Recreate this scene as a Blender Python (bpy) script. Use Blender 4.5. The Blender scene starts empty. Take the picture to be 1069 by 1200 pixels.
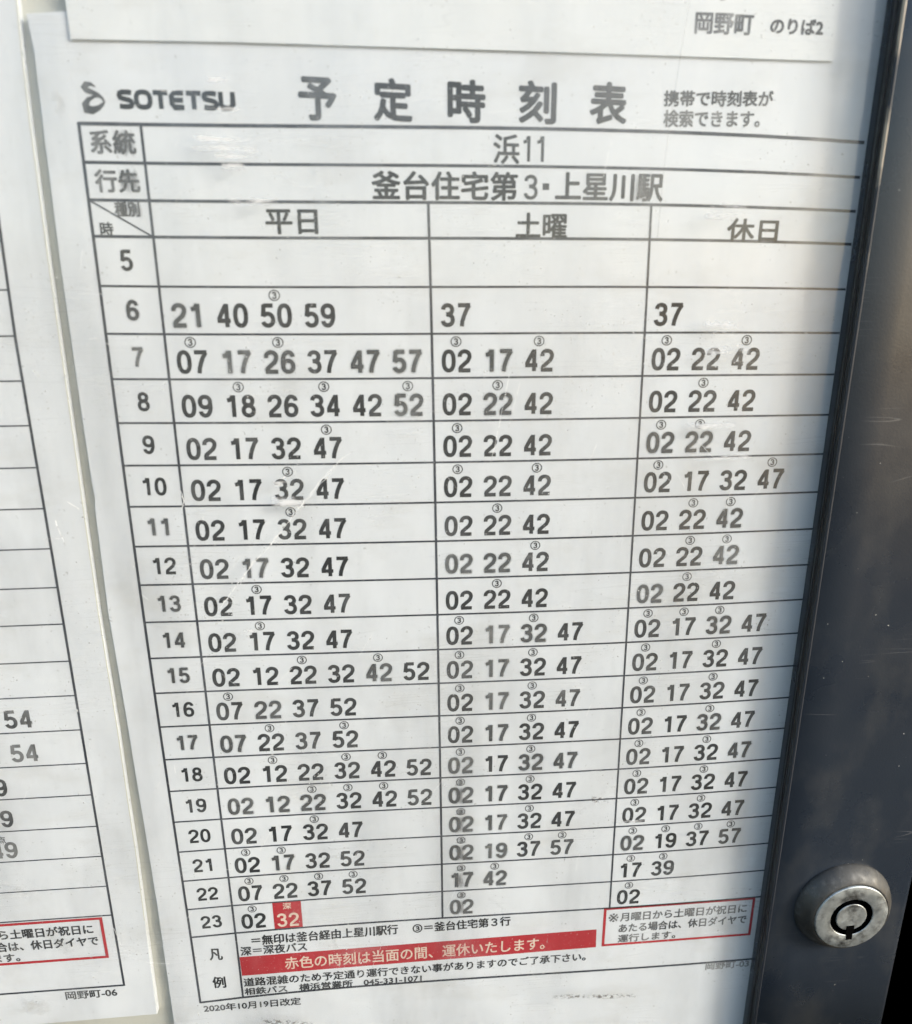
import bpy, bmesh, math, random
from math import sin, cos, pi, radians
from mathutils import Vector, Matrix
random.seed(7)
sc = bpy.context.scene
C = sc.collection

# ------------------------------------------------------------------ camera, sky, sun, exposure
# All sizes below are written in millimetres on the face of the timetable:
# X to the right and D downwards from the top left corner of its ruled table, N into the case.
def P(x, d, n=0.0):
    return Vector(((x - 95) / 1000, n / 1000, (80 - d) / 1000))

cam = bpy.data.objects.new('camera', bpy.data.cameras.new('camera'))
C.objects.link(cam)
row_r = Vector((0.99670599, -0.08101847, -0.0036304))
row_d = Vector((-0.02666917, -0.28515728, -0.95810964))
row_f = Vector((0.07658934, 0.95505043, -0.28637867))
m = Matrix((row_r, -row_d, -row_f)).transposed().to_4x4()
m.translation = P(70.791, -10.698, -193.803)
cam.matrix_world = m
cam.data.sensor_fit = 'VERTICAL'
cam.data.sensor_height = 36.0
cam.data.lens = 36 * 867 / 1200
cam.data.clip_start = 0.005
cam.data.clip_end = 500
cam.data.dof.use_dof = True
cam.data.dof.focus_distance = 0.226
cam.data.dof.aperture_fstop = 11.0
sc.camera = cam

SUN_EL, SUN_AZ = radians(27), radians(60)     # azimuth: to the right of straight out of the case
sun_dir = Vector((sin(SUN_AZ) * cos(SUN_EL), -cos(SUN_AZ) * cos(SUN_EL), sin(SUN_EL)))
w = bpy.data.worlds.new("World")
sc.world = w
w.use_nodes = True
wn = w.node_tree
sky = wn.nodes.new('ShaderNodeTexSky')
sky.sky_type = 'NISHITA'
sky.sun_disc = False
sky.sun_elevation = SUN_EL
sky.sun_rotation = math.atan2(sun_dir.x, sun_dir.y)
sky.air_density = 1.2
sky.dust_density = 2.0
sky.ozone_density = 1.0
bg = wn.nodes['Background']
bg.inputs['Strength'].default_value = 0.13
wn.links.new(sky.outputs[0], bg.inputs['Color'])
sd = bpy.data.lights.new('sun', 'SUN')
sd.energy = 1.5
sd.angle = radians(18)
sd.color = (1.0, 0.985, 0.965)
so = bpy.data.objects.new('sun', sd)
so.rotation_euler = sun_dir.to_track_quat('Z', 'Y').to_euler()
C.objects.link(so)
sc.view_settings.view_transform = 'Standard'
sc.view_settings.look = 'None'
sc.view_settings.gamma = 1
sc.view_settings.exposure = 0.99
sc.render.film_transparent = False
sc.cycles.transparent_max_bounces = 40
sc.cycles.max_bounces = 8

# ------------------------------------------------------------------ materials
class NT:
    def __init__(s, name):
        s.m = bpy.data.materials.new(name)
        s.m.use_nodes = True
        s.t = s.m.node_tree
        s.b = s.t.nodes['Principled BSDF']
        s.out = s.t.nodes['Material Output']
    def n(s, typ, **kw):
        nd = s.t.nodes.new('ShaderNode' + typ)
        for k, v in kw.items():
            if k.startswith('i_'):
                nd.inputs[k[2:].replace('_', ' ')].default_value = v
            else:
                setattr(nd, k, v)
        return nd
    def l(s, a, b):
        s.t.links.new(a, b)
    def pos(s, scale=(1, 1, 1), rot=(0, 0, 0)):
        g = s.n('NewGeometry')
        mp = s.n('Mapping')
        mp.inputs['Scale'].default_value = scale
        mp.inputs['Rotation'].default_value = rot
        s.l(g.outputs['Position'], mp.inputs['Vector'])
        return mp.outputs[0]
    def noise(s, scale, vec=None, detail=3, rough=.55):
        nd = s.n('TexNoise')
        nd.inputs['Scale'].default_value = scale
        nd.inputs['Detail'].default_value = detail
        nd.inputs['Roughness'].default_value = rough
        s.l(vec if vec is not None else s.pos(), nd.inputs['Vector'])
        return nd.outputs['Fac']
    def ramp(s, fac, stops):
        r = s.n('ValToRGB')
        e = r.color_ramp.elements
        while len(e) > len(stops):
            e.remove(e[-1])
        while len(e) < len(stops):
            e.new(.5)
        for q, (p, c) in zip(e, stops):
            q.position = p
            q.color = (c, c, c, 1) if isinstance(c, (int, float)) else (*c, 1)
        s.l(fac, r.inputs[0])
        return r.outputs[0]
    def mix(s, fac, a, b, mode='MIX'):
        x = s.n('Mix', data_type='RGBA', blend_type=mode)
        for sock, v in ((x.inputs[0], fac), (x.inputs[6], a), (x.inputs[7], b)):
            if hasattr(v, 'links'):
                s.l(v, sock)
            elif isinstance(v, (int, float)):
                sock.default_value = v if sock == x.inputs[0] else (v, v, v, 1)
            else:
                sock.default_value = (*v, 1)
        return x.outputs[2]
    def math(s, op, a, b=0.0):
        x = s.n('Math', operation=op)
        for sock, v in ((x.inputs[0], a), (x.inputs[1], b)):
            if hasattr(v, 'links'):
                s.l(v, sock)
            else:
                sock.default_value = v
        return x.outputs[0]
    def bump(s, h, strength, dist):
        b = s.n('Bump')
        b.inputs['Strength'].default_value = strength
        b.inputs['Distance'].default_value = dist
        s.l(h, b.inputs['Height'])
        return b.outputs[0]

def paper_mat(name, base, speck=0.5):
    t = NT(name)
    mott = t.ramp(t.noise(45, detail=4), [(.3, [c * .955 for c in base]), (.7, base)])
    # fine grey dust specks and a few larger dirty patches
    sp = t.ramp(t.noise(900, detail=2, rough=.5), [(.665, 0.0), (.72, 1.0)])
    sp2 = t.ramp(t.noise(110, detail=2), [(.48, 0.0), (.62, 1.0)])
    k = t.math('MULTIPLY', t.math('MULTIPLY', sp, sp2), speck)
    c1 = t.mix(k, mott, (.28, .28, .26))
    st = t.ramp(t.noise(28, t.pos((1, 1, 2.2)), detail=6, rough=.65), [(.54, 0.0), (.76, .36)])
    c2 = t.mix(st, c1, (.50, .485, .44))
    t.l(c2, t.b.inputs['Base Color'])
    t.b.inputs['Roughness'].default_value = .7
    t.b.inputs['Specular IOR Level'].default_value = .25
    h = t.math('ADD', t.noise(22, detail=2), t.math('MULTIPLY', t.noise(1500, detail=2), .012))
    t.l(t.bump(h, 1.0, .0014), t.b.inputs['Normal'])
    return t.m

PAPER = paper_mat('white_print_paper', (.77, .795, .83))
PAPER_TOP = paper_mat('white_notice_paper', (.79, .81, .825), .2)
CARD = paper_mat('cream_card_edge', (.74, .72, .60), .3)
BACKING = paper_mat('cream_backing_board', (.60, .595, .53), .6)

def ink_mat(name, dark, faded, lo=.46, hi=.66, alpha=None):
    t = NT(name)
    oi = t.n('ObjectInfo')
    n1 = t.noise(70, detail=3)
    n2 = t.noise(260, t.pos((1, 1, .35)), detail=3)
    f = t.math('ADD', t.math('MULTIPLY', n1, .55), t.math('MULTIPLY', n2, .45))
    f = t.math('ADD', f, t.math('MULTIPLY', t.math('SUBTRACT', oi.outputs['Random'], .5), .16))
    col = t.ramp(f, [(lo, dark), (hi, faded)])
    sp = t.ramp(t.noise(1400, detail=2), [(.66, 0.0), (.72, .6)])
    col = t.mix(sp, col, (.5, .5, .5))
    t.l(col, t.b.inputs['Base Color'])
    t.b.inputs['Roughness'].default_value = .75
    t.b.inputs['Specular IOR Level'].default_value = .2
    return t.m

INK = ink_mat('black_ink', (.018, .021, .024), (.095, .10, .105), .49, .70)
INK_PALE = ink_mat('worn_black_ink', (.04, .044, .048), (.24, .245, .25), .43, .66)
INK_RULE = ink_mat('ruled_line_ink', (.032, .037, .050), (.10, .11, .13), .45, .7)
INK_GREY = ink_mat('pale_grey_ink', (.20, .21, .21), (.36, .36, .36), .4, .65)
RED = ink_mat('red_ink', (.46, .018, .028), (.50, .07, .08), .5, .8)
CREAM = ink_mat('cream_unprinted_letters', (.80, .66, .55), (.72, .45, .38), .45, .7)

def veil_mat(name, col, amount, scale=(1, 1, 1), nscale=120, lo=.45, hi=.65, edge=True, rot=(0, 0, 0), rough=.6):
    """a thin smear or scuff: patchy coat with open gaps, fading out towards its own rim (colour attribute)"""
    t = NT(name)
    n1 = t.noise(nscale, t.pos(scale, rot), detail=5, rough=rough)
    a = t.ramp(n1, [(lo, 0.0), (hi, amount)])
    if edge:
        at = t.n('Attribute', attribute_name='rim')
        a = t.math('MULTIPLY', a, at.outputs['Fac'])
    tr = t.n('BsdfTransparent')
    df = t.n('BsdfDiffuse')
    df.inputs[0].default_value = (*col, 1)
    mx = t.n('MixShader')
    t.l(a, mx.inputs[0]); t.l(tr.outputs[0], mx.inputs[1]); t.l(df.outputs[0], mx.inputs[2])
    t.l(mx.outputs[0], t.out.inputs[0])
    return t.m

SMEAR = veil_mat('smeared_ink', (.20, .205, .21), .95, scale=(2.2, 1, .5), nscale=260, lo=.25, hi=.70)
GHOST = veil_mat('blurred_ghost_ink', (.24, .25, .255), .13, nscale=60, lo=.30, hi=.65, edge=False)
SCUFF = veil_mat('white_scuff', (.74, .75, .75), .9, scale=(.25, 1, 1.6), nscale=420, lo=.42, hi=.58)
SCRATCH = veil_mat('scratch_white', (.82, .83, .82), .95, nscale=500, lo=.28, hi=.50, edge=False)
DIRT = veil_mat('dark_dirt_smudge', (.13, .12, .11), .9, scale=(.7, 1, 1), nscale=800, lo=.47, hi=.58)
DIRT_SOFT = veil_mat('soft_grey_dirt', (.30, .29, .26), .38, scale=(.8, 1, 1), nscale=200, lo=.42, hi=.75)

def acrylic_mat():
    t = NT('scratched_clear_acrylic')
    tr = t.n('BsdfTransparent')
    tr.inputs[0].default_value = (.985, .99, .985, 1)
    gl = t.n('BsdfGlossy')
    gl.inputs['Roughness'].default_value = .06
    streak = t.noise(60, t.pos((1.0, 1, .22)), detail=4)
    micro = t.noise(26, t.pos((1, 1, .5)), detail=2)
    h = t.math('ADD', t.math('MULTIPLY', streak, .25), micro)
    nrm = t.bump(h, 1.0, .0012)
    t.l(nrm, gl.inputs['Normal'])
    fr = t.n('Fresnel')
    fr.inputs['IOR'].default_value = 1.49
    mx = t.n('MixShader')
    geo = t.n('NewGeometry')                    # reflection off the outer face only (the slab does not refract)
    ff = t.math('MULTIPLY', fr.outputs[0], t.math('SUBTRACT', 1.0, geo.outputs['Backfacing']))
    t.l(ff, mx.inputs[0]); t.l(tr.outputs[0], mx.inputs[1]); t.l(gl.outputs[0], mx.inputs[2])
    # weathered haze: a broad glossy lobe in patches and downward streaks
    hz = t.n('BsdfGlossy')
    hz.inputs['Roughness'].default_value = .42
    s1 = t.ramp(t.noise(26, t.pos((1.0, 1, .35)), detail=5, rough=.6), [(.42, .0), (.66, 1.0)])
    s2 = t.ramp(t.noise(75, t.pos((1.0, 1, .10)), detail=3), [(.35, .35), (.65, 1.0)])
    hk = t.math('MULTIPLY', t.math('MULTIPLY', s1, s2), .20)
    hk = t.math('MULTIPLY', t.math('ADD', hk, .012), t.math('SUBTRACT', 1.0, geo.outputs['Backfacing']))
    mh = t.n('MixShader')
    t.l(hk, mh.inputs[0]); t.l(mx.outputs[0], mh.inputs[1]); t.l(hz.outputs[0], mh.inputs[2])
    mx = mh
    # settled dust and hair scratches: a weak diffuse coat
    df = t.n('BsdfDiffuse')
    df.inputs[0].default_value = (.72, .73, .72, 1)
    d0 = t.ramp(t.noise(18, detail=5, rough=.6), [(.35, .010), (.75, .045)])
    specks = t.ramp(t.noise(1100, detail=1), [(.735, 0.0), (.755, .8)])
    sc_mask = t.ramp(t.noise(34, detail=2), [(.50, 0.0), (.62, 1.0)])
    def hair(sx, rz, sc_):
        # hairlines: a narrow band of strongly stretched noise
        nn = t.noise(sc_, t.pos((sx, 1, 1), (0, rz, 0)), detail=1)
        a = t.math('ABSOLUTE', t.math('SUBTRACT', nn, .5))
        return t.ramp(a, [(0.0, .10), (.006, 0.0)])
    hs = t.math('ADD', hair(.05, radians(52), 120), hair(.05, radians(4), 150))
    hs = t.math('MULTIPLY', hs, sc_mask)
    k = t.math('ADD', t.math('ADD', d0, t.math('MULTIPLY', specks, sc_mask)), hs)
    m2 = t.n('MixShader')
    t.l(k, m2.inputs[0]); t.l(mx.outputs[0], m2.inputs[1]); t.l(df.outputs[0], m2.inputs[2])
    t.l(m2.outputs[0], t.out.inputs[0])
    return t.m
ACRYLIC = acrylic_mat()

def frame_mat():
    t = NT('dark_blue_grey_coated_aluminium')
    c = t.ramp(t.noise(30, detail=5), [(.3, (.021, .028, .039)), (.75, (.028, .036, .048))])
    sp = t.math('MULTIPLY', t.ramp(t.noise(900, detail=1), [(.79, 0.0), (.80, 1.0)]), t.ramp(t.noise(60, detail=1), [(.5, 0.0), (.55, 1.0)]))
    c = t.mix(sp, c, (.45, .45, .42))
    sm = t.ramp(t.noise(75, t.pos((1, 1, .6)), detail=4, rough=.55), [(.50, 0.0), (.85, .4)])
    c = t.mix(sm, c, (.10, .10, .095))
    t.l(c, t.b.inputs['Base Color'])
    t.l(t.ramp(t.noise(40, detail=5), [(.3, .24), (.7, .36)]), t.b.inputs['Roughness'])
    t.b.inputs['Specular IOR Level'].default_value = .75
    hn = t.noise(170, t.pos((.06, 1, 1), (0, radians(70), 0)), detail=1)
    hl = t.ramp(t.math('ABSOLUTE', t.math('SUBTRACT', hn, .5)), [(0.0, .5), (.004, 0.0)])
    hl = t.math('MULTIPLY', hl, t.ramp(t.noise(40, detail=2), [(.55, 0.0), (.62, 1.0)]))
    c = t.mix(hl, c, (.20, .20, .20))
    t.l(c, t.b.inputs['Base Color'])
    h = t.math('ADD', t.noise(1800, detail=2), t.math('MULTIPLY', t.noise(12, detail=1), 6.0))
    t.l(t.bump(h, .5, .00005), t.b.inputs['Normal'])
    return t.m
FRAME = frame_mat()

def plain_mat(name, c0, c1, rough, scale=60, metal=0.0, bump=.0, bscale=400, stretch=(1, 1, 1)):
    t = NT(name)
    c = t.ramp(t.noise(scale, t.pos(stretch), detail=5, rough=.65), [(.35, c0), (.65, c1)])
    t.l(c, t.b.inputs['Base Color'])
    t.b.inputs['Roughness'].default_value = rough
    t.b.inputs['Metallic'].default_value = metal
    if bump:
        t.l(t.bump(t.noise(bscale, detail=4), 1.0, bump), t.b.inputs['Normal'])
    return t.m
RUBBER = plain_mat('black_rubber_gasket', (.006, .006, .006), (.013, .012, .010), .38, 200, bump=.00008, bscale=600, stretch=(1, 1, .2))
RUBBER_EDGE = plain_mat('pale_gasket_ridge', (.02, .02, .021), (.09, .09, .085), .3, 260, bump=.0001, bscale=500, stretch=(1, 1, .25))  # mottled, paler than the rest of the gasket
def edge_highlight_mat():
    t = NT('painted_edge_highlight')
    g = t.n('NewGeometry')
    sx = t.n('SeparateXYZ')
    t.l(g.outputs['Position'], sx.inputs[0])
    # yellowish highlight on the frame edge, put into the colour, stronger towards the top
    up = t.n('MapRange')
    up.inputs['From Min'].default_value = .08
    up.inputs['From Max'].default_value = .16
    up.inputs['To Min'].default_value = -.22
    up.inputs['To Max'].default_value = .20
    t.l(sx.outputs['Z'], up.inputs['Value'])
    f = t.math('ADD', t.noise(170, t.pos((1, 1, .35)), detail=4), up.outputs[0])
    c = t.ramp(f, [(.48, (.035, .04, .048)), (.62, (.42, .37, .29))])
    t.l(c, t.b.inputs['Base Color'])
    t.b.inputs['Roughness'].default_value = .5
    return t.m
EDGE_HIGHLIGHT = edge_highlight_mat()
DARK = plain_mat('dark_void_metal', (.004, .004, .005), (.008, .008, .009), .7)

def metal_mat(name, a, b, r0, r1, dirt):
    t = NT(name)
    c = t.ramp(t.noise(260, detail=6, rough=.7), [(.36, a), (.62, b)])
    dd = t.ramp(t.noise(150, detail=6, rough=.7), [(.50 - dirt, (0, 0, 0)), (.70 - dirt, (1, 1, 1))])
    c2 = t.mix(dd, (.10, .10, .095), c)
    t.l(c2, t.b.inputs['Base Color'])
    t.b.inputs['Metallic'].default_value = .85
    t.l(t.ramp(t.noise(300, detail=5), [(.3, r0), (.7, r1)]), t.b.inputs['Roughness'])
    t.l(t.bump(t.noise(500, detail=5), .8, .00012), t.b.inputs['Normal'])
    return t.m
LOCK_BODY = metal_mat('tarnished_zinc', (.06, .062, .062), (.24, .245, .245), .45, .8, -.03)
LOCK_FACE = metal_mat('satin_nickel', (.40, .44, .445), (.56, .60, .605), .42, .62, .20)
BLACK = plain_mat('black_keyway', (.0004, .0004, .0004), (.0006, .0006, .0006), 1.0)
BLACK.node_tree.nodes['Principled BSDF'].inputs['Specular IOR Level'].default_value = .05

# ------------------------------------------------------------------ object helpers
def props(o, label=None, cat=None, group=None, kind=None):
    for k, v in (('label', label), ('category', cat), ('group', group), ('kind', kind)):
        if v:
            o[k] = v
    return o
def empty(name, loc):
    o = bpy.data.objects.new(name, None)
    o.empty_display_size = .01
    o.location = loc
    C.objects.link(o)
    return o
def link(name, me, parent=None, loc=(0, 0, 0), rot=None):
    o = bpy.data.objects.new(name, me)
    C.objects.link(o)
    if parent:
        o.parent = parent
        o.matrix_parent_inverse = Matrix.Translation(-Vector(parent.location)) if not parent.parent else \
            Matrix.Translation(-(Vector(parent.location)))
    o.location = loc
    if rot:
        o.rotation_euler = rot
    return o
def mesh(name, verts, faces, mat, smooth=False):
    me = bpy.data.meshes.new(name)
    me.from_pydata([tuple(v) for v in verts], [], faces)
    me.materials.append(mat)
    if smooth:
        me.polygons.foreach_set('use_smooth', [True] * len(me.polygons))
    me.update()
    return me

def box(x0, x1, d0, d1, n0, n1, bev=0.0, mat=None, name='box'):
    bm = bmesh.new()
    vs = [bm.verts.new(P(x, d, n)) for n in (n0, n1) for d in (d0, d1) for x in (x0, x1)]
    for f in ((0, 1, 3, 2), (4, 6, 7, 5), (0, 4, 5, 1), (2, 3, 7, 6), (0, 2, 6, 4), (1, 5, 7, 3)):
        bm.faces.new([vs[i] for i in f])
    bmesh.ops.recalc_face_normals(bm, faces=bm.faces)
    if bev:
        bmesh.ops.bevel(bm, geom=bm.edges[:], offset=bev / 1000, segments=3, affect='EDGES', profile=.5)
    me = bpy.data.meshes.new(name)
    bm.to_mesh(me); bm.free()
    me.materials.append(mat)
    return me

def sheet(outline, n0, n1, mat, name, bev=.06):
    """a thin card from its outline (list of x, d), front at n0, back at n1, with softly rounded arrises"""
    bm = bmesh.new()
    a = [bm.verts.new(P(x, d, n1)) for x, d in outline]
    f = bm.faces.new(a)
    r = bmesh.ops.extrude_face_region(bm, geom=[f])
    for v in r['geom']:
        if isinstance(v, bmesh.types.BMVert):
            v.co += Vector((0, (n0 - n1) / 1000, 0))
    bmesh.ops.recalc_face_normals(bm, faces=bm.faces)
    if bev:
        es = [e for e in bm.edges if all(abs(v.co.y - n0 / 1000) < 1e-7 for v in e.verts)]
        bmesh.ops.bevel(bm, geom=es, offset=bev / 1000, segments=2, affect='EDGES')
    me = bpy.data.meshes.new(name)
    bm.to_mesh(me); bm.free()
    me.materials.append(mat)
    return me

# the print is very slightly drawn out of true, as the sheet has stretched and bowed
PW = [(0, 0), (0, 1), (0, 2), (0, 3), (0, 4), (1, 0), (1, 1), (1, 2), (1, 3), (2, 0), (2, 1), (2, 2), (3, 0), (3, 1)]
CO = [[0.095, 0.973], [0.822, 0.154], [-0.151, -3.902], [0.168, -0.582], [-0.473, 2.045], [-0.003, 0.604], [0.075, 0.735],
      [-0.317, 0.101], [0.339, -0.047], [-0.156, -0.857], [-0.163, -0.065], [1.173, 2.03], [0.153, -0.427], [-0.057, -1.421]]
def warp(u, v):
    xs = max(-1.0, min(1.02, (u / 11 - 8.6) / 8.6))
    ys = max(-1.0, min(1.0, (v / 11 - 7.5) / 12))
    dx = dd = 0
    for (i, j), (a, b) in zip(PW, CO):
        k = xs ** i * ys ** j
        dx += a * k; dd += b * k
    return u + dx, v + dd

INK_N = -0.04                                   # ink lies on the paper
def ribbon(pts, wid, n, acc):
    """flat band of width wid (mm) along pts; acc = (verts, faces)"""
    V, F = acc
    base = len(V)
    m_ = len(pts)
    for i, (x, d) in enumerate(pts):
        x0, d0 = pts[max(0, i - 1)]
        x1, d1 = pts[min(m_ - 1, i + 1)]
        tx, td = x1 - x0, d1 - d0
        L = math.hypot(tx, td) or 1
        nx, nd = -td / L, tx / L
        if 0 < i < m_ - 1:
            ax, ad = x - x0, d - d0
            la = math.hypot(ax, ad) or 1
            cc = abs((ax * tx + ad * td) / (la * L))
            s = 1 / max(.72, cc)
        else:
            s = 1
        h = (wid[i] if isinstance(wid, (list, tuple)) else wid) / 2 * s
        V.append(P(x + nx * h, d + nd * h, n)); V.append(P(x - nx * h, d - nd * h, n))
    for i in range(m_ - 1):
        a = base + 2 * i
        F.append((a, a + 1, a + 3, a + 2))

def up_normals(me):
    """faces look out of the case (-Y)"""
    me.update()
    bm = bmesh.new(); bm.from_mesh(me)
    fl = [f for f in bm.faces if f.normal.y > 0]
    bmesh.ops.reverse_faces(bm, faces=fl)
    bm.to_mesh(me); bm.free()

# ------------------------------------------------------------------ grotesque numerals drawn as strokes
def arc(cx, cy, rx, ry, a0, a1, k=14, e=2.0):
    out = []
    for i in range(k + 1):
        a = radians(a0 + (a1 - a0) * i / k)
        c, s = cos(a), sin(a)
        out.append((cx + rx * math.copysign(abs(c) ** (2 / e), c), cy + ry * math.copysign(abs(s) ** (2 / e), s)))
    return out
S6 = [arc(.275, .31, .195, .243, 0, 360, 24, 2.2), arc(.30, .50, .222, .433, 200, 180, 3) [:0] or
      [(.462, .735)] + arc(.29, .735, .172, .198, 12, 90, 8) + arc(.29, .50, .215, .433, 96, 196, 12)]
DIG = {
    '0': [arc(.27, .5, .2, .433, 0, 360, 32, 2.35)],
    '1': [[(.335, 0), (.335, 1.0)], [(.09, .765), (.19, .785), (.27, .85), (.30, .985)]],
    '2': [arc(.27, .715, .198, .218, 188, -20, 18, 2.1) + [(.40, .50), (.25, .35), (.115, .21), (.09, .10)], [(.025, .067), (.51, .067)]],
    '3': [arc(.26, .735, .178, .198, 178, -78, 16, 2.1) + [(.20, .535)], [(.21, .537)] + arc(.265, .295, .198, .228, 86, -172, 18, 2.15)],
    '4': [[(.385, 0), (.385, 1.0)], [(.36, .94), (.20, .61), (.085, .33)], [(.02, .275), (.52, .275)]],
    '5': [[(.125, .933), (.48, .933)], [(.135, .98), (.115, .72), (.09, .46)], [(.09, .50)] + arc(.265, .325, .2, .258, 128, -160, 20, 2.1)],
    '6': S6,
    '7': [[(.03, .933), (.51, .933)], [(.475, .93), (.36, .72), (.27, .47), (.205, .22), (.18, 0)]],
    '8': [arc(.27, .738, .165, .195, 0, 360, 22, 2.1), arc(.27, .295, .198, .228, 0, 360, 24, 2.1)],
}
DIG['9'] = [[(.54 - x, 1 - y) for x, y in s] for s in DIG['6']]
def numerals(txt, h, wide, stroke, adv=None, gap=.64, close=True):
    """mesh of a number centred on the origin; h tall and wide across (mm)"""
    acc = ([], [])
    W = gap * (len(txt) - 1) + .54
    sx = wide / W
    lev = 0
    for i, ch in enumerate(txt):
        for s in DIG[ch]:
            pts = [((i * gap + x) * sx, -y * h) for x, y in s]
            if math.hypot(pts[0][0] - pts[-1][0], pts[0][1] - pts[-1][1]) < 1e-6 and len(pts) > 5:
                pts = pts + [pts[1]]
            ribbon([(x + 95 - wide / 2, d + 80 + h / 2) for x, d in pts], stroke, -.003 * lev, acc)
            lev += 1
    return acc
NUMS = {}
def number_mesh(txt, h, wide, stroke, mat):
    k = (txt, h, wide, mat.name)
    if k not in NUMS:
        V, F = numerals(txt, h, wide, stroke)
        me = mesh('numerals', V, F, mat)
        up_normals(me)
        NUMS[k] = me
    return NUMS[k]

# ------------------------------------------------------------------ Japanese lettering
TXT = {}
def glyphs(txt):
    if txt in TXT:
        return TXT[txt]
    cu = bpy.data.curves.new('lettering', 'FONT')
    cu.body = txt
    cu.resolution_u = 3
    o = bpy.data.objects.new('lettering', cu)
    C.objects.link(o)
    dg = bpy.context.evaluated_depsgraph_get()
    ev = o.evaluated_get(dg)
    me = ev.to_mesh()
    V = [(v.co.x, v.co.y) for v in me.vertices]
    F = [tuple(p.vertices) for p in me.polygons]
    ev.to_mesh_clear()
    bpy.data.objects.remove(o)
    bpy.data.curves.remove(cu)
    TXT[txt] = (V, F)
    return TXT[txt]

def lettering(name, txt, TL, TR, BL, mat, parent, bold=.1, ring=6, n=INK_N, label=None):
    """flat lettering filling the parallelogram TL TR BL (mm); bold = how far the strokes are thickened (mm)"""
    V, F = glyphs(txt)
    xs = [v[0] for v in V]; ys = [v[1] for v in V]
    x0, x1, y0, y1 = min(xs), max(xs), min(ys), max(ys)
    ex = ((TR[0] - TL[0]) / (x1 - x0), (TR[1] - TL[1]) / (x1 - x0))
    ey = ((BL[0] - TL[0]) / (y1 - y0), (BL[1] - TL[1]) / (y1 - y0))
    cx, cd = (TR[0] + BL[0]) / 2, (TR[1] + BL[1]) / 2
    VV, FF = [], []
    offs = [(0, 0)] + [(bold * cos(2 * pi * k / ring), bold * sin(2 * pi * k / ring)) for k in range(ring)] if bold else [(0, 0)]
    for lev, (ox, od) in enumerate(offs):
        b = len(VV)
        for x, y in V:
            px = TL[0] + ex[0] * (x - x0) + ey[0] * (y1 - y) + ox - cx
            pd = TL[1] + ex[1] * (x - x0) + ey[1] * (y1 - y) + od - cd
            VV.append(P(px + 95, pd + 80, -.003 * lev))
        FF += [tuple(i + b for i in f) for f in F]
    me = mesh(name, VV, FF, mat)
    up_normals(me)
    o = link(name, me, parent, P(cx, cd, n))
    if label:
        o['label'] = label
    return o

def rect_flat(x0, x1, d0, d1, n, mat, name, parent, corners=None):
    q = corners or [(x0, d0), (x1, d0), (x1, d1), (x0, d1)]
    me = mesh(name, [P(x, d, n) for x, d in q], [(0, 1, 2, 3)], mat)
    up_normals(me)
    return link(name, me, parent)

def blob(name, pts, n, mat, parent, wid):
    """smear with a soft rim: ribbon of patches along pts, attribute rim = 1 in the middle, 0 at the edge"""
    V, F, R = [], [], []
    rows = len(pts)
    cols = 8
    for i, (x, d) in enumerate(pts):
        x0, d0 = pts[max(0, i - 1)]; x1, d1 = pts[min(rows - 1, i + 1)]
        L = math.hypot(x1 - x0, d1 - d0) or 1
        nx, nd = -(d1 - d0) / L, (x1 - x0) / L
        for j in range(cols + 1):
            s = j / cols * 2 - 1
            ww = wid * (.5 + .12 * sin(i * 1.7 + x))
            V.append(P(x + nx * ww * s, d + nd * ww * s, n))
            e = (1 - s * s) * (sin(pi * i / (rows - 1)) ** .6 if rows > 2 else 1)
            R.append(max(0, e) ** .8)
    for i in range(rows - 1):
        for j in range(cols):
            a = i * (cols + 1) + j
            F.append((a, a + 1, a + cols + 2, a + cols + 1))
    me = mesh(name, V, F, mat)
    at = me.attributes.new('rim', 'FLOAT', 'POINT')
    at.data.foreach_set('value', R)
    up_normals(me)
    return link(name, me, parent)
def line_pts(a, b, k=8, wob=0):
    return [(a[0] + (b[0] - a[0]) * i / k + random.uniform(-wob, wob), a[1] + (b[1] - a[1]) * i / k + random.uniform(-wob, wob)) for i in range(k + 1)]

# ------------------------------------------------------------------ the case: backing board
back = link('backing_board', box(-110, 200, -125, 262, 2.3, 4.0, 0, BACKING, 'backing_board'))
props(back, 'cream board showing in the narrow gap between the two timetable cards', 'backing board')
wallo = link('case_interior', box(-112, 238, -127, 264, 4.1, 26, 0.5, DARK, 'case_interior'))
props(wallo, kind='structure')

# ------------------------------------------------------------------ main timetable
ROWS = [-47.37, -39.01, -30.76, -22.63, -11.26] + [11.0 * i for i in range(18)] + [213.7]
COLX = [0, 14.08, 80.85, 136.55, 189.43]
tt = empty('timetable_sheet', P(92, 85, 1.1))
props(tt, 'white weekday, Saturday and holiday bus timetable with a bold heading, fully in view', 'timetable', 'bus timetable cards')

def edge_noise(a, b, k, amp):
    return [(a[0] + (b[0] - a[0]) * i / k + (random.uniform(-amp, amp) if 0 < i < k else 0),
             a[1] + (b[1] - a[1]) * i / k) for i in range(k + 1)]
left_edge = [(-7.9, -69.3), (-7.4, -61.7), (-7.8, -48.4), (-8.5, -19), (-8.8, 19.3), (-8.8, 36), (-8.6, 41), (-9.0, 43.5), (-9.3, 60), (-9.6, 73.6),
             (-9.2, 92), (-8.9, 110), (-8.7, 128), (-8.4, 146), (-8.1, 174), (-8.2, 200), (-8.3, 222), (-8.3, 258)]
ol = [(191.8, -80), (60, -75)] + left_edge + [(191.8, 258), (191.9, 100), (191.8, -40)]
link('paper', sheet(ol, 0, 2.2, PAPER, 'paper', .12), tt)

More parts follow.
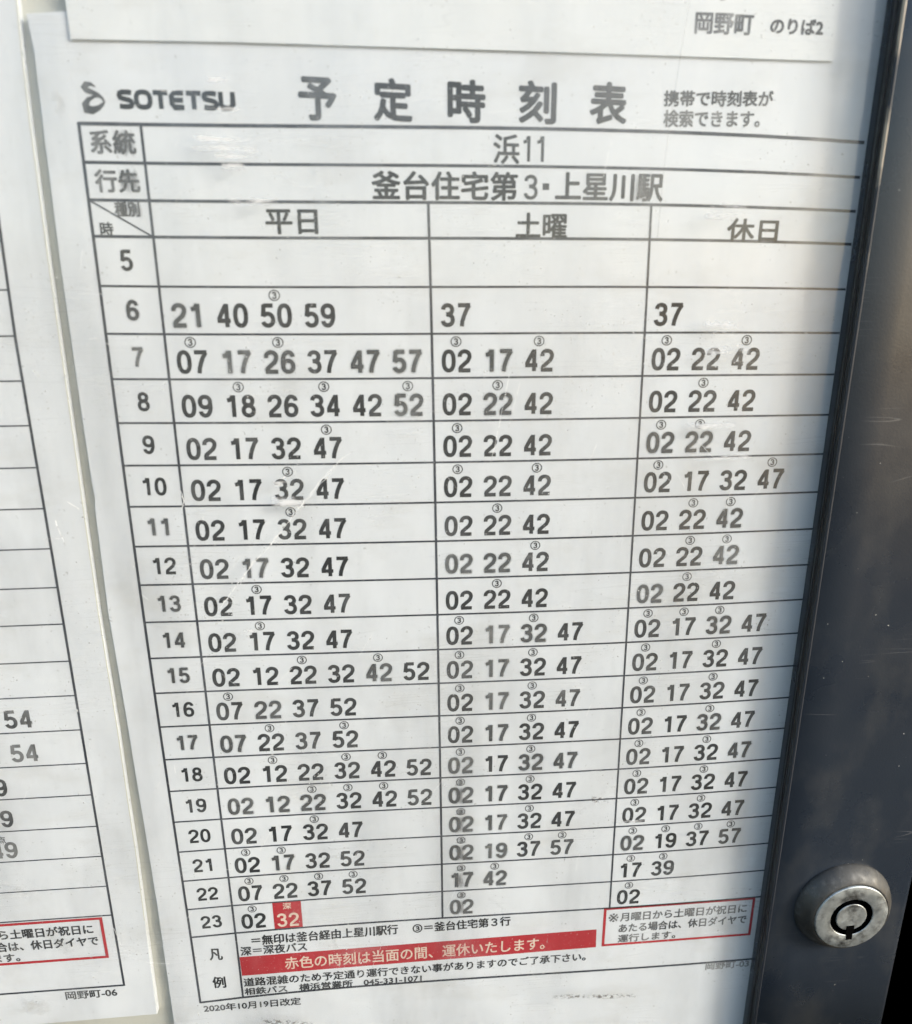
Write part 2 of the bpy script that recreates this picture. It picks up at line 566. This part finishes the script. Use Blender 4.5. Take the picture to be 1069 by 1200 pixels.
def rule(u0, v0, u1, v1, wid, name='ruled_line', parent=tt, k=14, n=INK_N, mat=INK_RULE, f=warp):
    acc = ([], [])
    pts = [f(u0 + (u1 - u0) * i / k, v0 + (v1 - v0) * i / k) for i in range(k + 1)]
    mx, md = pts[k // 2]
    ribbon([(x - mx + 95, d - md + 80) for x, d in pts], wid, 0, acc)
    me = mesh(name, *acc, mat)
    up_normals(me)
    return link(name, me, parent, P(mx, md, n))
for i, v in enumerate(ROWS):
    wid = .8 if i in (0, 23) else .7 if i < 4 else .66 if i == 22 else .54
    rule(0, v, COLX[4], v, wid)
rule(0, ROWS[0] - .3, 0, ROWS[23] + .3, .72, k=24, n=INK_N - .008)
rule(COLX[1], ROWS[0], COLX[1], ROWS[23], .66, k=24, n=INK_N - .008)
rule(COLX[2], ROWS[2], COLX[2], ROWS[22], .66, k=20, n=INK_N - .008)
rule(COLX[3], ROWS[2], COLX[3], ROWS[22], .58, k=20, n=INK_N - .008)
rule(0, ROWS[2], COLX[1], ROWS[3], .4, k=4, n=INK_N - .012)

def T(u, v):
    return warp(u, v)
# heading
for ch, x0, x1 in (('予', 50.4, 58.6), ('定', 67.6, 76.2), ('時', 85.0, 93.4), ('刻', 101.9, 110.4), ('表', 119.0, 127.6)):
    lettering('heading_character', ch, (x0, -57.9), (x1, -57.6), (x0, -49.3), INK, tt, bold=.30, ring=8)
# company wordmark and emblem
def stroke_word(name, segs, x0, x1, d0, d1, wid, mat, parent, skew=.0):
    acc = ([], [])
    cx, cd = (x0 + x1) / 2, (d0 + d1) / 2
    for k, s in enumerate(segs):
        ribbon([(x0 + (x1 - x0) * x + skew * y - cx + 95, d1 - (d1 - d0) * y - cd + 80) for x, y in s], wid, -.003 * k, acc)
    me = mesh(name, *acc, mat)
    up_normals(me)
    return link(name, me, parent, P(cx, cd, INK_N))
def S_path(x, w_):
    return [(x + w_ * a, b) for a, b in ([(.93, .86)] + [(.75, .90), (.3, .90), (.12, .84), (.08, .72), (.14, .60), (.3, .55), (.7, .47), (.86, .40), (.92, .28), (.86, .15), (.7, .10), (.28, .10), (.06, .14)])]
segs, x = [], 0.0
for ch, w_ in (('S', .125), ('O', .14), ('T', .125), ('E', .125), ('T', .125), ('S', .125), ('U', .13)):
    if ch == 'S':
        segs.append(S_path(x, w_))
    elif ch == 'O':
        segs.append([(x + w_ * (.5 + .42 * a), .5 + .42 * b) for a, b in arc(0, 0, 1, 1, 0, 375, 26, 2.6)])
    elif ch == 'T':
        segs += [[(x, .9), (x + w_, .9)], [(x + w_ / 2, .9), (x + w_ / 2, .0)]]
    elif ch == 'E':
        segs += [[(x + w_ * .95, .9), (x + w_ * .3, .9), (x + w_ * .12, .72), (x + w_ * .12, .28), (x + w_ * .3, .1), (x + w_ * .95, .1)], [(x + w_ * .15, .5), (x + w_ * .9, .5)]]
    else:
        segs.append([(x + w_ * .1, 1), (x + w_ * .1, .3), (x + w_ * .25, .1), (x + w_ * .7, .1), (x + w_ * .9, .3), (x + w_ * .9, 1)])
    x += w_ + .017
stroke_word('company_wordmark', segs, 9.6, 35.6, -54.6, -50.9, 1.05, INK, tt)
ea = ([], [])
top_c = [(4.9, -55.2), (3.9, -55.75), (2.9, -55.7), (2.45, -55.1), (2.9, -54.5), (4.0, -54.1), (5.2, -53.6), (6.1, -52.9), (6.55, -52.1)]
ribbon([(a + 90.5, b + 133) for a, b in top_c], [.2, .8, 1.2, 1.3, 1.2, 1.05, .85, .6, .3], 0, ea)
bot_c = [(5.9, -53.2), (4.4, -53.25), (3.0, -52.6), (2.2, -51.6), (2.4, -50.7), (3.6, -50.4), (5.0, -50.9), (6.1, -51.7), (6.6, -52.4)]
ribbon([(a + 90.5, b + 133) for a, b in bot_c], [.2, .6, 1.0, 1.45, 1.7, 1.6, 1.1, .7, .3], -.004, ea)
em = mesh('company_emblem', *ea, INK_PALE); up_normals(em)
link('company_emblem', em, tt, P(4.5, -53, INK_N))

lettering('search_note', '携帯で時刻表が', (136.8, -56.4), (163.8, -56.7), (136.9, -53.1), INK_PALE, tt, .13)
lettering('search_note', '検索できます。', (137.0, -52.2), (161.0, -52.4), (137.1, -48.6), INK_PALE, tt, .13)
lettering('route_number', '浜', (95.8, -46.5), (101.9, -46.4), (95.8, -40.2), INK, tt, .16)
link('route_number', number_mesh('11', 5.6, 6.2, .72, INK), tt, P(105.6, -43.4, INK_N))
lettering('destination_name', '釜台住宅第', (66.4, -38.2), (101.6, -38.15), (66.4, -32.0), INK, tt, .20)
link('destination_name', number_mesh('3', 5.6, 3.6, .82, INK), tt, P(105.0, -34.9, INK_N))
rect_flat(107.9, 109.5, -35.8, -34.3, INK_N, INK, 'middle_dot', tt)
lettering('destination_name', '上星川駅', (111.2, -38.2), (138.0, -38.1), (111.2, -32.0), INK, tt, .20)
lettering('column_heading', '平日', (40.7, -29.5), (52.9, -29.5), (40.7, -24.1), INK, tt, .17)
lettering('column_heading', '土曜', (101.6, -29.0), (114.2, -28.9), (101.6, -23.3), INK, tt, .17)
lettering('column_heading', '休日', (155.6, -27.9), (168.8, -27.7), (155.6, -22.6), INK, tt, .17)
lettering('row_heading', '系統', (2.2, -46.3), (12.2, -46.3), (2.2, -41.4), INK_PALE, tt, .17)
lettering('row_heading', '行先', (2.2, -38.0), (12.1, -38.0), (2.2, -33.2), INK_PALE, tt, .17)
lettering('row_heading', '種別', (5.8, -31.0), (11.4, -31.0), (5.8, -27.9), INK_PALE, tt, .12)
lettering('row_heading', '時', (1.9, -26.6), (4.8, -26.6), (1.9, -23.5), INK_PALE, tt, .1)

TABLE = {   # hour: weekday, Saturday, holiday; * = the circled mark above
    5: ('', '', ''),
    6: ('21 40 50* 59', '37', '37'),
    7: ('07* 17 26* 37 47 57', '02* 17 42*', '02* 22 42*'),
    8: ('09 18* 26 34* 42 52*', '02 22* 42', '02 22* 42'),
    9: ('02 17 32 47*', '02* 22 42', '02* 22* 42'),
    10: ('02 17 32* 47', '02* 22 42*', '02* 17 32 47*'),
    11: ('02 17 32* 47', '02 22* 42', '02 22* 42*'),
    12: ('02 17 32 47', '02 22 42*', '02 22* 42*'),
    13: ('02 17* 32 47', '02 22* 42', '02 22* 42'),
    14: ('02 17* 32 47', '02* 17 32* 47', '02* 17* 32* 47'),
    15: ('02 12 22* 32 42* 52', '02* 17 32* 47', '02* 17 32* 47'),
    16: ('07* 22 37 52', '02* 17 32* 47', '02* 17 32* 47'),
    17: ('07 22* 37 52*', '02* 17 32* 47', '02* 17 32* 47'),
    18: ('02 12* 22 32* 42* 52', '02* 17 32* 47', '02* 17 32* 47'),
    19: ('02 12 22* 32* 42* 52', '02* 17 32* 47', '02* 17 32* 47'),
    20: ('02 17 32* 47', '02* 17 32* 47', '02* 17 32* 47'),
    21: ('02* 17* 32 52', '02* 19 37* 57*', '02* 19* 37* 57*'),
    22: ('07* 22* 37* 52*', '17* 42*', '17* 39*'),
    23: ('02* 32!', '02*', '02*'),
}
# the small circled three
ca = ([], [])
ribbon([(95 + 1.28 * cos(2 * pi * k / 24), 80 + 1.22 * sin(2 * pi * k / 24)) for k in range(26)], .26, 0, ca)
for k, s in enumerate(DIG['3']):
    ribbon([(95 + (x - .27) * 2.0, 80 - (y - .5) * 1.62) for x, y in s], .36, -.003 * (k + 1), ca)
circ = mesh('circled_three', *ca, INK); up_normals(circ)
circ2 = circ.copy(); circ2.materials[0] = INK_PALE
PALE_CELLS = {(18, 1, 0), (19, 1, 0), (20, 1, 0), (21, 1, 0), (22, 1, 0), (23, 1, 0), (22, 1, 1), (7, 0, 1), (8, 0, 5), (14, 1, 1), (15, 1, 1), (16, 1, 1),
              (12, 1, 1), (12, 1, 0), (21, 1, 1), (20, 1, 1), (17, 1, 1), (19, 0, 0), (16, 0, 1), (6, 0, 0), (12, 0, 1), (15, 0, 4), (7, 0, 5), (12, 2, 2), (18, 2, 3)}
def slope_at(u, v):
    a, b = T(u - 4, v), T(u + 4, v)
    return math.atan2(b[1] - a[1], b[0] - a[0])
def ghost_of(me, x, d, parent, ang, r=.42, k=5):
    """blurred halo where the ink has transferred to the pane: shifted thin copies just above the print"""
    acc = ([], [])
    for j in range(k):
        a = 2 * pi * j / k + x
        off = P(95 + r * cos(a), 80 + r * sin(a), -.012 - .006 * j)
        b = len(acc[0])
        acc[0].extend([v.co + off for v in me.vertices])
        acc[1].extend([tuple(q + b for q in p.vertices) for p in me.polygons])
    gm = mesh('ink_ghost', *acc, GHOST)
    up_normals(gm)
    link('ink_ghost', gm, parent, P(x, d, INK_N - .03), (0, ang, 0))
for h in range(5, 24):
    v = ROWS[h - 2]
    x, d = T(7.05, v + (5.6 if h > 5 else 5.4))
    s = str(h)
    pale = h in (6, 7, 11)
    me = number_mesh(s, 4.7, 2.9 if len(s) == 1 else 6.4, .86, INK_PALE if pale else INK)
    link('hour_number', me, tt, P(x, d, INK_N), (0, slope_at(7, v), 0))
    if pale or h in (13, 14, 15, 17):
        ghost_of(me, x, d, tt, slope_at(7, v), .35)
    for c in range(3):
        u0 = COLX[c + 1] + (6.2, 6.3, 6.1)[c]
        for k, tok in enumerate(TABLE[h][c].split()):
            u = u0 + 10.82 * k
            x, d = T(u, v + 6.75)
            ang = slope_at(u, v)
            mark = tok.endswith('*')
            red = tok.endswith('!')
            tok = tok.strip('*!')
            pale = (h, c, k) in PALE_CELLS
            if red:
                q = [T(u - 4.5, v + .22), T(u + 4.5, v + .22), T(u + 4.5, v + 10.7), T(u - 4.5, v + 10.7)]
                rect_flat(0, 0, 0, 0, INK_N, RED, 'red_square', tt, q)
                link('late_departure_time', number_mesh(tok, 5.2, 6.9, .80, CREAM), tt, P(x, d + .6, INK_N - .02), (0, ang, 0))
                lettering('late_night_mark', '深', (x - 1.3, d - 6.0), (x + 1.3, d - 6.1), (x - 1.3, d - 3.6), CREAM, tt, .05, n=INK_N - .02)
                continue
            me = number_mesh(tok, 5.6, 7.6, 1.06, INK_PALE if pale else INK)
            link('departure_time', me, tt, P(x, d, INK_N), (0, ang, 0))
            if pale or random.random() < .07:
                ghost_of(me, x, d, tt, ang, .4)
            if mark:
                mx, md = T(u - .1, v + 1.95)
                link('circled_three', circ2 if pale else circ, tt, P(mx, md, INK_N), (0, ang, 0))
# vertical smear running down the first Saturday times
for h in range(19, 24):
    v = ROWS[h - 2]
    a, b = T(COLX[2] + 5.9, v + 3.6), T(COLX[2] + 5.9, v + 10.2)
    blob('ink_smear', line_pts(a, b, 6, .1), INK_N - .1, SMEAR, tt, 3.0)
    a, b = T(COLX[2] + 6.1, v + .9), T(COLX[2] + 6.1, v + 3.2)
    blob('ink_smear', line_pts(a, b, 6, .05), INK_N - .1, SMEAR, tt, 3.0)
for (a, b, wd) in (((8.4, -29.4), (12.2, -29.4), 3.0), ((130.5, -34.6), (134.5, -34.7), 6.2), ((7.5, -43.7), (12.4, -43.7), 5.4), ((7.5, -35.6), (12.3, -35.6), 5.0)):
    blob('ink_smear', line_pts(a, b, 6, .05), INK_N - .1, SMEAR, tt, wd)

# legend
lettering('legend_heading', '凡', (5.9, 192.0), (9.9, 192.2), (6.0, 196.6), INK, tt, .14)
lettering('legend_heading', '例', (5.9, 203.6), (9.9, 203.8), (6.0, 208.2), INK, tt, .14)
lettering('legend_line', '＝無印は釜台経由上星川駅行', (19.7, 187.9), (66.7, 187.3), (19.7, 191.8), INK, tt, .13)
lettering('legend_line', '③＝釜台住宅第３行', (71.6, 187.6), (103.8, 187.2), (71.7, 191.3), INK, tt, .13)
lettering('legend_line', '深＝深夜バス', (15.9, 192.1), (37.0, 191.9), (15.9, 195.7), INK_PALE, tt, .12)
bn = rect_flat(0, 0, 0, 0, INK_N, RED, 'red_banner', tt, [(15.3, 196.2), (133.2, 195.2), (133.4, 202.8), (15.5, 204.0)])
lettering('banner_words', '赤色の時刻は当面の間、運休いたします。', (29.6, 197.6), (115.6, 196.9), (29.6, 202.6), CREAM, tt, .07, n=INK_N - .03)
lettering('legend_line', '道路混雑のため予定通り運行できない事がありますのでご了承下さい。', (15.8, 205.1), (130.0, 204.7), (15.8, 208.6), INK, tt, .11)
lettering('operator_line', '相鉄バス　横浜営業所　045-331-1071', (15.8, 209.3), (74.1, 209.0), (15.8, 212.2), INK_PALE, tt, .12)
lettering('revision_date', '2020年10月19日改定', (2.0, 215.1), (33.6, 214.9), (2.0, 218.2), INK_PALE, tt, .11)

def notice_box(x0, x1, d0, d1, rows_, parent, sk=-.2):
    """red frame and its three lines; x1 = right side"""
    r = .95
    rects = [[(x0, d0), (x1, d0 + sk), (x1, d0 + r + sk), (x0, d0 + r)], [(x0, d1 - r), (x1, d1 - r + sk), (x1, d1 + sk), (x0, d1)],
             [(x0, d0 + r), (x0 + r, d0 + r), (x0 + r, d1 - r), (x0, d1 - r)], [(x1 - r, d0 + r + sk), (x1, d0 + r + sk), (x1, d1 - r + sk), (x1 - r, d1 - r + sk)]]
    V, F = [], []
    for q in rects:
        b = len(V)
        V += [P(x, d, INK_N) for x, d in q]
        F.append((b, b + 1, b + 2, b + 3))
    me = mesh('red_notice_frame', V, F, RED); up_normals(me)
    link('red_notice_frame', me, parent)
    for txt, a, b, t0, t1 in rows_:
        if txt[0] == '※':
            lettering('reference_mark', '※', (x0 + a, d0 + t0), (x0 + a + 3.4, d0 + t0), (x0 + a, d0 + t1), INK_PALE, parent, .03)
            txt, a = txt[1:], a + 4.0
        lettering('notice_line', txt, (x0 + a, d0 + t0), (x0 + b, d0 + t0 + sk), (x0 + a, d0 + t1), INK_PALE, parent, .12)
notice_box(135.3, 187.6, 186.5, 202.7, (('※月曜日から土曜日が祝日に', 1.8, 49.6, 2.5, 6.1), ('あたる場合は、休日ダイヤで', 5.6, 50.0, 7.2, 10.8),
                                        ('運行します。', 5.6, 25.5, 11.8, 15.0)), tt)
lettering('stop_code', '岡野町-03', (172.9, 213.4), (188.4, 213.4), (172.9, 216.5), INK_GREY, tt, .12)

# ------------------------------------------------------------------ neighbouring timetable, partly in view
nt = empty('timetable_sheet', P(-70, 85, 1.1))
props(nt, 'white bus timetable beside it, cut off so only its last column and red notice show', 'timetable', 'bus timetable cards')
le = [(-8.9, -130), (-9.4, -72), (-10.0, -61.7), (-10.5, -48.4), (-11.1, -19), (-11.5, 19.2), (-11.9, 48.7), (-12.1, 73.5), (-11.8, 110), (-12.0, 134),
      (-12.0, 153), (-12.5, 179), (-13.2, 217.6)]
link('paper', sheet([(-104, -124)] + le[:1] + le[1:] + [(-104, 218.6)], .05, 2.2, PAPER, 'paper', .1), nt)
# cut edge of the card: cream core showing as a thin line
ea = ([], [])
ribbon([(x - .12, d) for x, d in le[:-1]], .24, .03, ea)
me = mesh('cut_edge', *ea, CARD); up_normals(me)
link('cut_edge', me, nt)
lrow = [-33.0, -22.4, -11.3, -0.5, 10.4, 21.6, 32.5, 43.5, 54.6, 65.7, 76.5, 87.8, 98.6, 109.7, 120.9, 131.7, 142.8, 153.7, 164.9, 176.0, 204.3]
def RX(d):
    return -20.6 - 1.1 * min(1, max(0, (d + 40) / 40)) - .35 * max(0, min(1, (d - 60) / 100))
def ident(u, v):
    return u, v
for i, d in enumerate(lrow):
    rule(-100, d + .15, RX(d), d, .7 if i == len(lrow) - 1 else .5 if i == len(lrow) - 2 else .4, parent=nt, f=ident, k=3, n=.05 + INK_N)
acc = ([], [])
ribbon([(RX(d), d) for d in range(-48, 205, 6)] + [(RX(204.3), 204.6)], .7, .05 + INK_N - .008, acc)
me = mesh('ruled_line', *acc, INK_RULE); up_normals(me)
link('ruled_line', me, nt)
LT = [(98.6, '54', -38.6, True), (109.7, '54', -38.7, True), (109.7, '42', -49.5, False), (98.6, '42', -49.4, False), (120.9, '49', -49.2, True), (131.7, '29', -49.3, True),
      (142.8, '49', -49.9, True)]
for v, s, x, pale in LT:
    me = number_mesh(s, 5.6, 7.6, 1.06, INK_PALE if pale else INK)
    link('departure_time', me, nt, P(x, v + 6.75, .05 + INK_N))
lettering('late_night_mark', '点', (-51.2, 144.6), (-48.9, 144.6), (-51.2, 146.9), INK_PALE, nt, .07, n=.01)
notice_box(-77.6, -25.2, 176.7, 192.9, (('※月曜日から土曜日が祝日に', 1.8, 49.0, 2.5, 6.1), ('あたる場合は、休日ダイヤで', 5.6, 50.0, 7.2, 10.8),
                                        ('運行します。', 5.6, 25.5, 11.8, 15.0)), nt)
lettering('stop_code', '岡野町-06', (-40.7, 205.4), (-24.7, 205.4), (-40.7, 208.6), INK_PALE, nt, .1, n=.01)

# ------------------------------------------------------------------ paper strip with the stop name above the timetable
ns = empty('stop_name_strip', P(90, -64, 0))
props(ns, 'white paper strip with the stop name, lying over the top of the big timetable', 'paper notice')
so_ = [(1.4, -130), (1.0, -64.4), (36.2, -64.5), (88, -64.1), (140, -63.6), (177.4, -63.2), (176.2, -130)]
link('paper', sheet(so_, -.58, -.2, PAPER_TOP, 'paper', .03), ns)
lettering('stop_name', '岡野町', (142.9, -72.6), (156.8, -72.5), (142.9, -68.4), INK_PALE, ns, .16, n=-.61)
lettering('platform_name', 'のりば2', (161.2, -71.9), (174.0, -71.7), (161.2, -68.8), INK, ns, .16, n=-.61)
lettering('stop_name', 'り', (148.0, -77.6), (150.2, -77.6), (148.0, -75.2), INK_PALE, ns, .1, n=-.61)

# ------------------------------------------------------------------ clear pane
pn = empty('acrylic_pane', P(80, 255, -1))
props(pn, 'clear scratched acrylic pane lying over both timetables', 'window pane')
link('pane', box(-110, 190.9, -125, 262, -2.6, -.70, 0, ACRYLIC, 'pane'), pn)
FN = -2.63
# scuffs where the surface has been rubbed
for a, b, wd in (((26, -44.6), (38, -44.2), 1.6), ((24, -42.5), (41, -41.9), 1.5), ((30, -40.7), (40.5, -40.4), 1.0), ((31.5, -38.6), (37.5, -38.5), 1.8),
                 ((32, -31.2), (44.6, -30.9), 1.7), ((30, -56.4), (35, -56.3), 1.2), ((29, -50.3), (36.5, -50.4), 1.6),
                 ((149, -30.8), (159, -30.3), 1.2), ((148, -28.6), (160, -28.0), 1.9), ((151, 4.5), (164, 4.4), 2.6), ((150, -1.5), (160, -1.6), 3.0),
                 ((148, 24.5), (162, 24.3), 2.0), ((37, 42.5), (46, 43.0), 3.4), ((150, 33.2), (168, 33.0), 1.4), ((136, 150.5), (148, 150.2), 1.0),
                 ((22.5, 70.2), (26.5, 70.8), 1.8), ((38, 38), (42, 36), 2), ((25, 80), (30, 79.5), 1.5)):
    blob('scuff', line_pts(a, b, 8, .12), FN, SCUFF, pn, wd)
acc = ([], [])
ribbon([(140.3, -74), (139.0, -62), (137.6, -48), (136.9, -34), (136.6, -22)], .28, FN - .012, acc)  # thin, faint grey line down the pane
me = mesh('faint_line', *acc, GHOST); up_normals(me)
link('faint_line', me, pn)
def scratch(pts, wd):
    acc = ([], [])
    q = []
    for i in range(len(pts) - 1):
        q += line_pts(pts[i], pts[i + 1], 6, .12)[:-1]
    q.append(pts[-1])
    ribbon(q, [wd * (.4 + .6 * random.random()) for _ in q], FN - .01, acc)
    me = mesh('scratch', *acc, SCRATCH); up_normals(me)
    link('scratch', me, pn)
scratch([(56.5, 31.0), (50, 37.5), (43.9, 45.0), (36, 54.6), (31.4, 59.3), (26, 66), (20.6, 73.3)], .30)
scratch([(55, 33.0), (48.5, 40.0), (45, 44)], .16)
scratch([(60, 29), (56.5, 31)], .14)
scratch([(31.2, 59.0), (27.2, 65.6)], .24)
scratch([(-21.0, 178.5), (-19.5, 186), (-17.5, 191), (-12, 193), (-6, 194)], .12)
scratch([(-14.5, 41.0), (-11.8, 43.2)], .35)
scratch([(-18.2, 46), (-16.8, 53)], .3)
scratch([(100, 10), (99, 16), (97.2, 25), (95.5, 33)], .18)
scratch([(103, 12), (100, 24)], .12)
scratch([(14.3, 39), (14.9, 41.5), (14.0, 44)], .3)
for _ in range(80):
    x, d = random.uniform(-50, 186), random.uniform(-60, 215)
    a = random.choice([radians(52), radians(-50), radians(3), radians(80)]) + random.uniform(-.25, .25)
    L = random.uniform(1.5, 9)
    scratch([(x, d), (x + L * cos(a) / 2, d - L * sin(a) / 2 + random.uniform(-.3, .3)), (x + L * cos(a), d - L * sin(a))], random.uniform(.05, .12))
for a, b, wd in (((20.5, 220.8), (38, 224.5), 3.2), ((118, 220.0), (149, 222.6), 2.0), ((128, 141.0), (133.5, 142.6), 2.2)):
    blob('dirt_smudge', line_pts(a, b, 10, .25), FN - .015, DIRT, pn, wd)
for a, b, wd in (((122, 146.5), (134, 142.2), 2.6), ((-48, 160), (-42, 163), 6), ((-56, 206), (-44, 209), 6), ((-3, -55), (-2, -48), 2.2), ((-42, 178), (-34, 186), 5), ((15, 225), (60, 231), 6),
                 ((96, 176.5), (102, 182), 1.2), ((46, 186), (47, 194), 1.6), ((52, 232), (120, 236), 3)):
    blob('dirt_smudge', line_pts(a, b, 8, .3), FN - .02, DIRT_SOFT, pn, wd)

# ------------------------------------------------------------------ door frame on the right with its gasket
fr = empty('door_frame', P(213, 262, 0))
props(fr, 'dark blue-grey metal door frame running down beside the timetable', 'door frame')
def extrude_profile(prof, d0, d1, k, mat, name, closed=True, smooth=True):
    V, F = [], []
    m_ = len(prof)
    for i in range(k + 1):
        d = d0 + (d1 - d0) * i / k
        for x, n in prof:
            V.append(P(x, d, n))
    for i in range(k):
        for j in range(m_ if closed else m_ - 1):
            a, b = i * m_ + j, i * m_ + (j + 1) % m_
            F.append((a, b, b + m_, a + m_))
    if closed:
        F += [tuple(range(m_)), tuple(range(k * m_, (k + 1) * m_))]
    bm = bmesh.new()
    vs = [bm.verts.new(v) for v in V]
    for f in F:
        bm.faces.new([vs[i] for i in f])
    bmesh.ops.recalc_face_normals(bm, faces=bm.faces)
    me = bpy.data.meshes.new(name)
    bm.to_mesh(me); bm.free()
    me.materials.append(mat)
    if smooth:
        for p in me.polygons:
            p.use_smooth = len(p.vertices) == 4
    return me
prof = [(188.75, -7.75), (189.0, -8.0), (200, -8.06), (213, -8.08), (226, -8.05), (234.3, -8.0)] + \
       [(234.3 + 2.6 * sin(radians(a)), -5.4 - 2.6 * cos(radians(a))) for a in range(15, 91, 15)] + [(236.9, 24), (189.3, 24), (189.3, -7.0)]
link('frame_profile', extrude_profile(prof, -130, 268, 6, FRAME, 'frame_profile'), fr)
link('edge_highlight', extrude_profile([(188.5, -7.5), (188.65, -7.78), (188.92, -8.03), (189.2, -8.02), (189.0, -7.7), (188.8, -7.2)], -130, 268, 6, EDGE_HIGHLIGHT, 'edge_highlight'), fr)  # edge strip that carries the painted highlight
gk = [(189.28, -7.3), (188.62, -7.35), (188.6, -7.0), (188.98, -5.4), (189.1, -4.9), (188.95, -4.6), (188.8, -4.2), (188.85, -3.9), (189.05, -3.7), (189.12, -3.5), (189.0, -3.1), (189.0, -2.62), (189.28, -2.62)]
link('rubber_gasket', extrude_profile(gk, -130, 268, 6, RUBBER, 'rubber_gasket'), fr)
rg = [(188.80 + .12 * cos(a * pi / 4), -4.3 + .17 * sin(a * pi / 4)) for a in range(8)]
link('gasket_ridge', extrude_profile(rg, -130, 268, 6, RUBBER_EDGE, 'gasket_ridge'), fr)

# ------------------------------------------------------------------ cam lock
lk = empty('cam_lock', P(212.7, 183.35, -8))
props(lk, 'round tarnished metal tubular key lock standing proud of the dark frame', 'lock')
def lathe(prof, k, mat, name, cap0=False, cap1=False, jitter=0):
    """prof: (radius, n) pairs, about the lock axis"""
    V, F = [], []
    for r, n in prof:
        for j in range(k):
            a = 2 * pi * j / k
            V.append(P(95 + r * cos(a), 80 + r * sin(a), n))
    for i in range(len(prof) - 1):
        for j in range(k):
            a, b = i * k + j, i * k + (j + 1) % k
            F.append((a, b, b + k, a + k))
    if cap0: F.append(tuple(range(k)))
    if cap1: F.append(tuple(range((len(prof) - 1) * k, len(prof) * k)))
    bm = bmesh.new()
    vs = [bm.verts.new(v) for v in V]
    for f in F: bm.faces.new([vs[i] for i in f])
    bmesh.ops.recalc_face_normals(bm, faces=bm.faces)
    me = bpy.data.meshes.new(name)
    bm.to_mesh(me); bm.free()
    me.materials.append(mat)
    for p in me.polygons: p.use_smooth = len(p.vertices) == 4
    return me
LOC = P(212.7, 183.35, 0)
collar = [(16.15, .1 - 8), (16.25, -8.35), (16.1, -9.0), (15.6, -10.1), (14.9, -11.2), (14.1, -12.1), (13.3, -12.8), (12.75, -13.15), (12.45, -13.25), (12.35, -13.0), (12.3, -12)]
link('collar', lathe(collar, 96, LOCK_BODY, 'collar'), lk, LOC)
fg = [(12.2, -11.5), (12.2, -13.35), (12.1, -13.6), (11.85, -13.7), (7.3, -13.7), (7.12, -13.62), (7.06, -13.5)]
link('face_ring', lathe(fg, 96, LOCK_FACE, 'face_ring'), lk, LOC)
link('keyway', lathe([(7.07, -13.49), (7.07, -10.4), (5.12, -10.4), (5.12, -13.40)], 64, BLACK, 'keyway'), lk, LOC)
link('plug', lathe([(5.13, -13.38), (5.12, -13.45), (5.05, -13.56), (4.85, -13.62)], 64, LOCK_FACE, 'plug', cap1=True), lk, LOC)
def slot(x0, x1, d0, d1, n, rot):
    c, s = cos(rot), sin(rot)
    V = []
    for x, d in ((x0, d0), (x1, d0), (x1, d1), (x0, d1)):
        V.append((x * c - d * s, x * s + d * c))
    return V
V, F = [], []
for q, (x0, x1, d0, d1) in enumerate(((-1.3, 1.3, 3.3, 6.6), (-1.05, 1.05, 6.6, 8.9))):
    pts = slot(x0, x1, d0, d1, 0, radians(-2))
    b = len(V)
    V += [P(95 + x, 80 + d, -13.74) for x, d in pts] + [P(95 + x, 80 + d, -10.5) for x, d in pts]
    F += [(b, b + 1, b + 2, b + 3)] + [(b + i, b + (i + 1) % 4, b + 4 + (i + 1) % 4, b + 4 + i) for i in range(4)]
link('key_notch', mesh('key_notch', V, F, BLACK), lk, LOC)
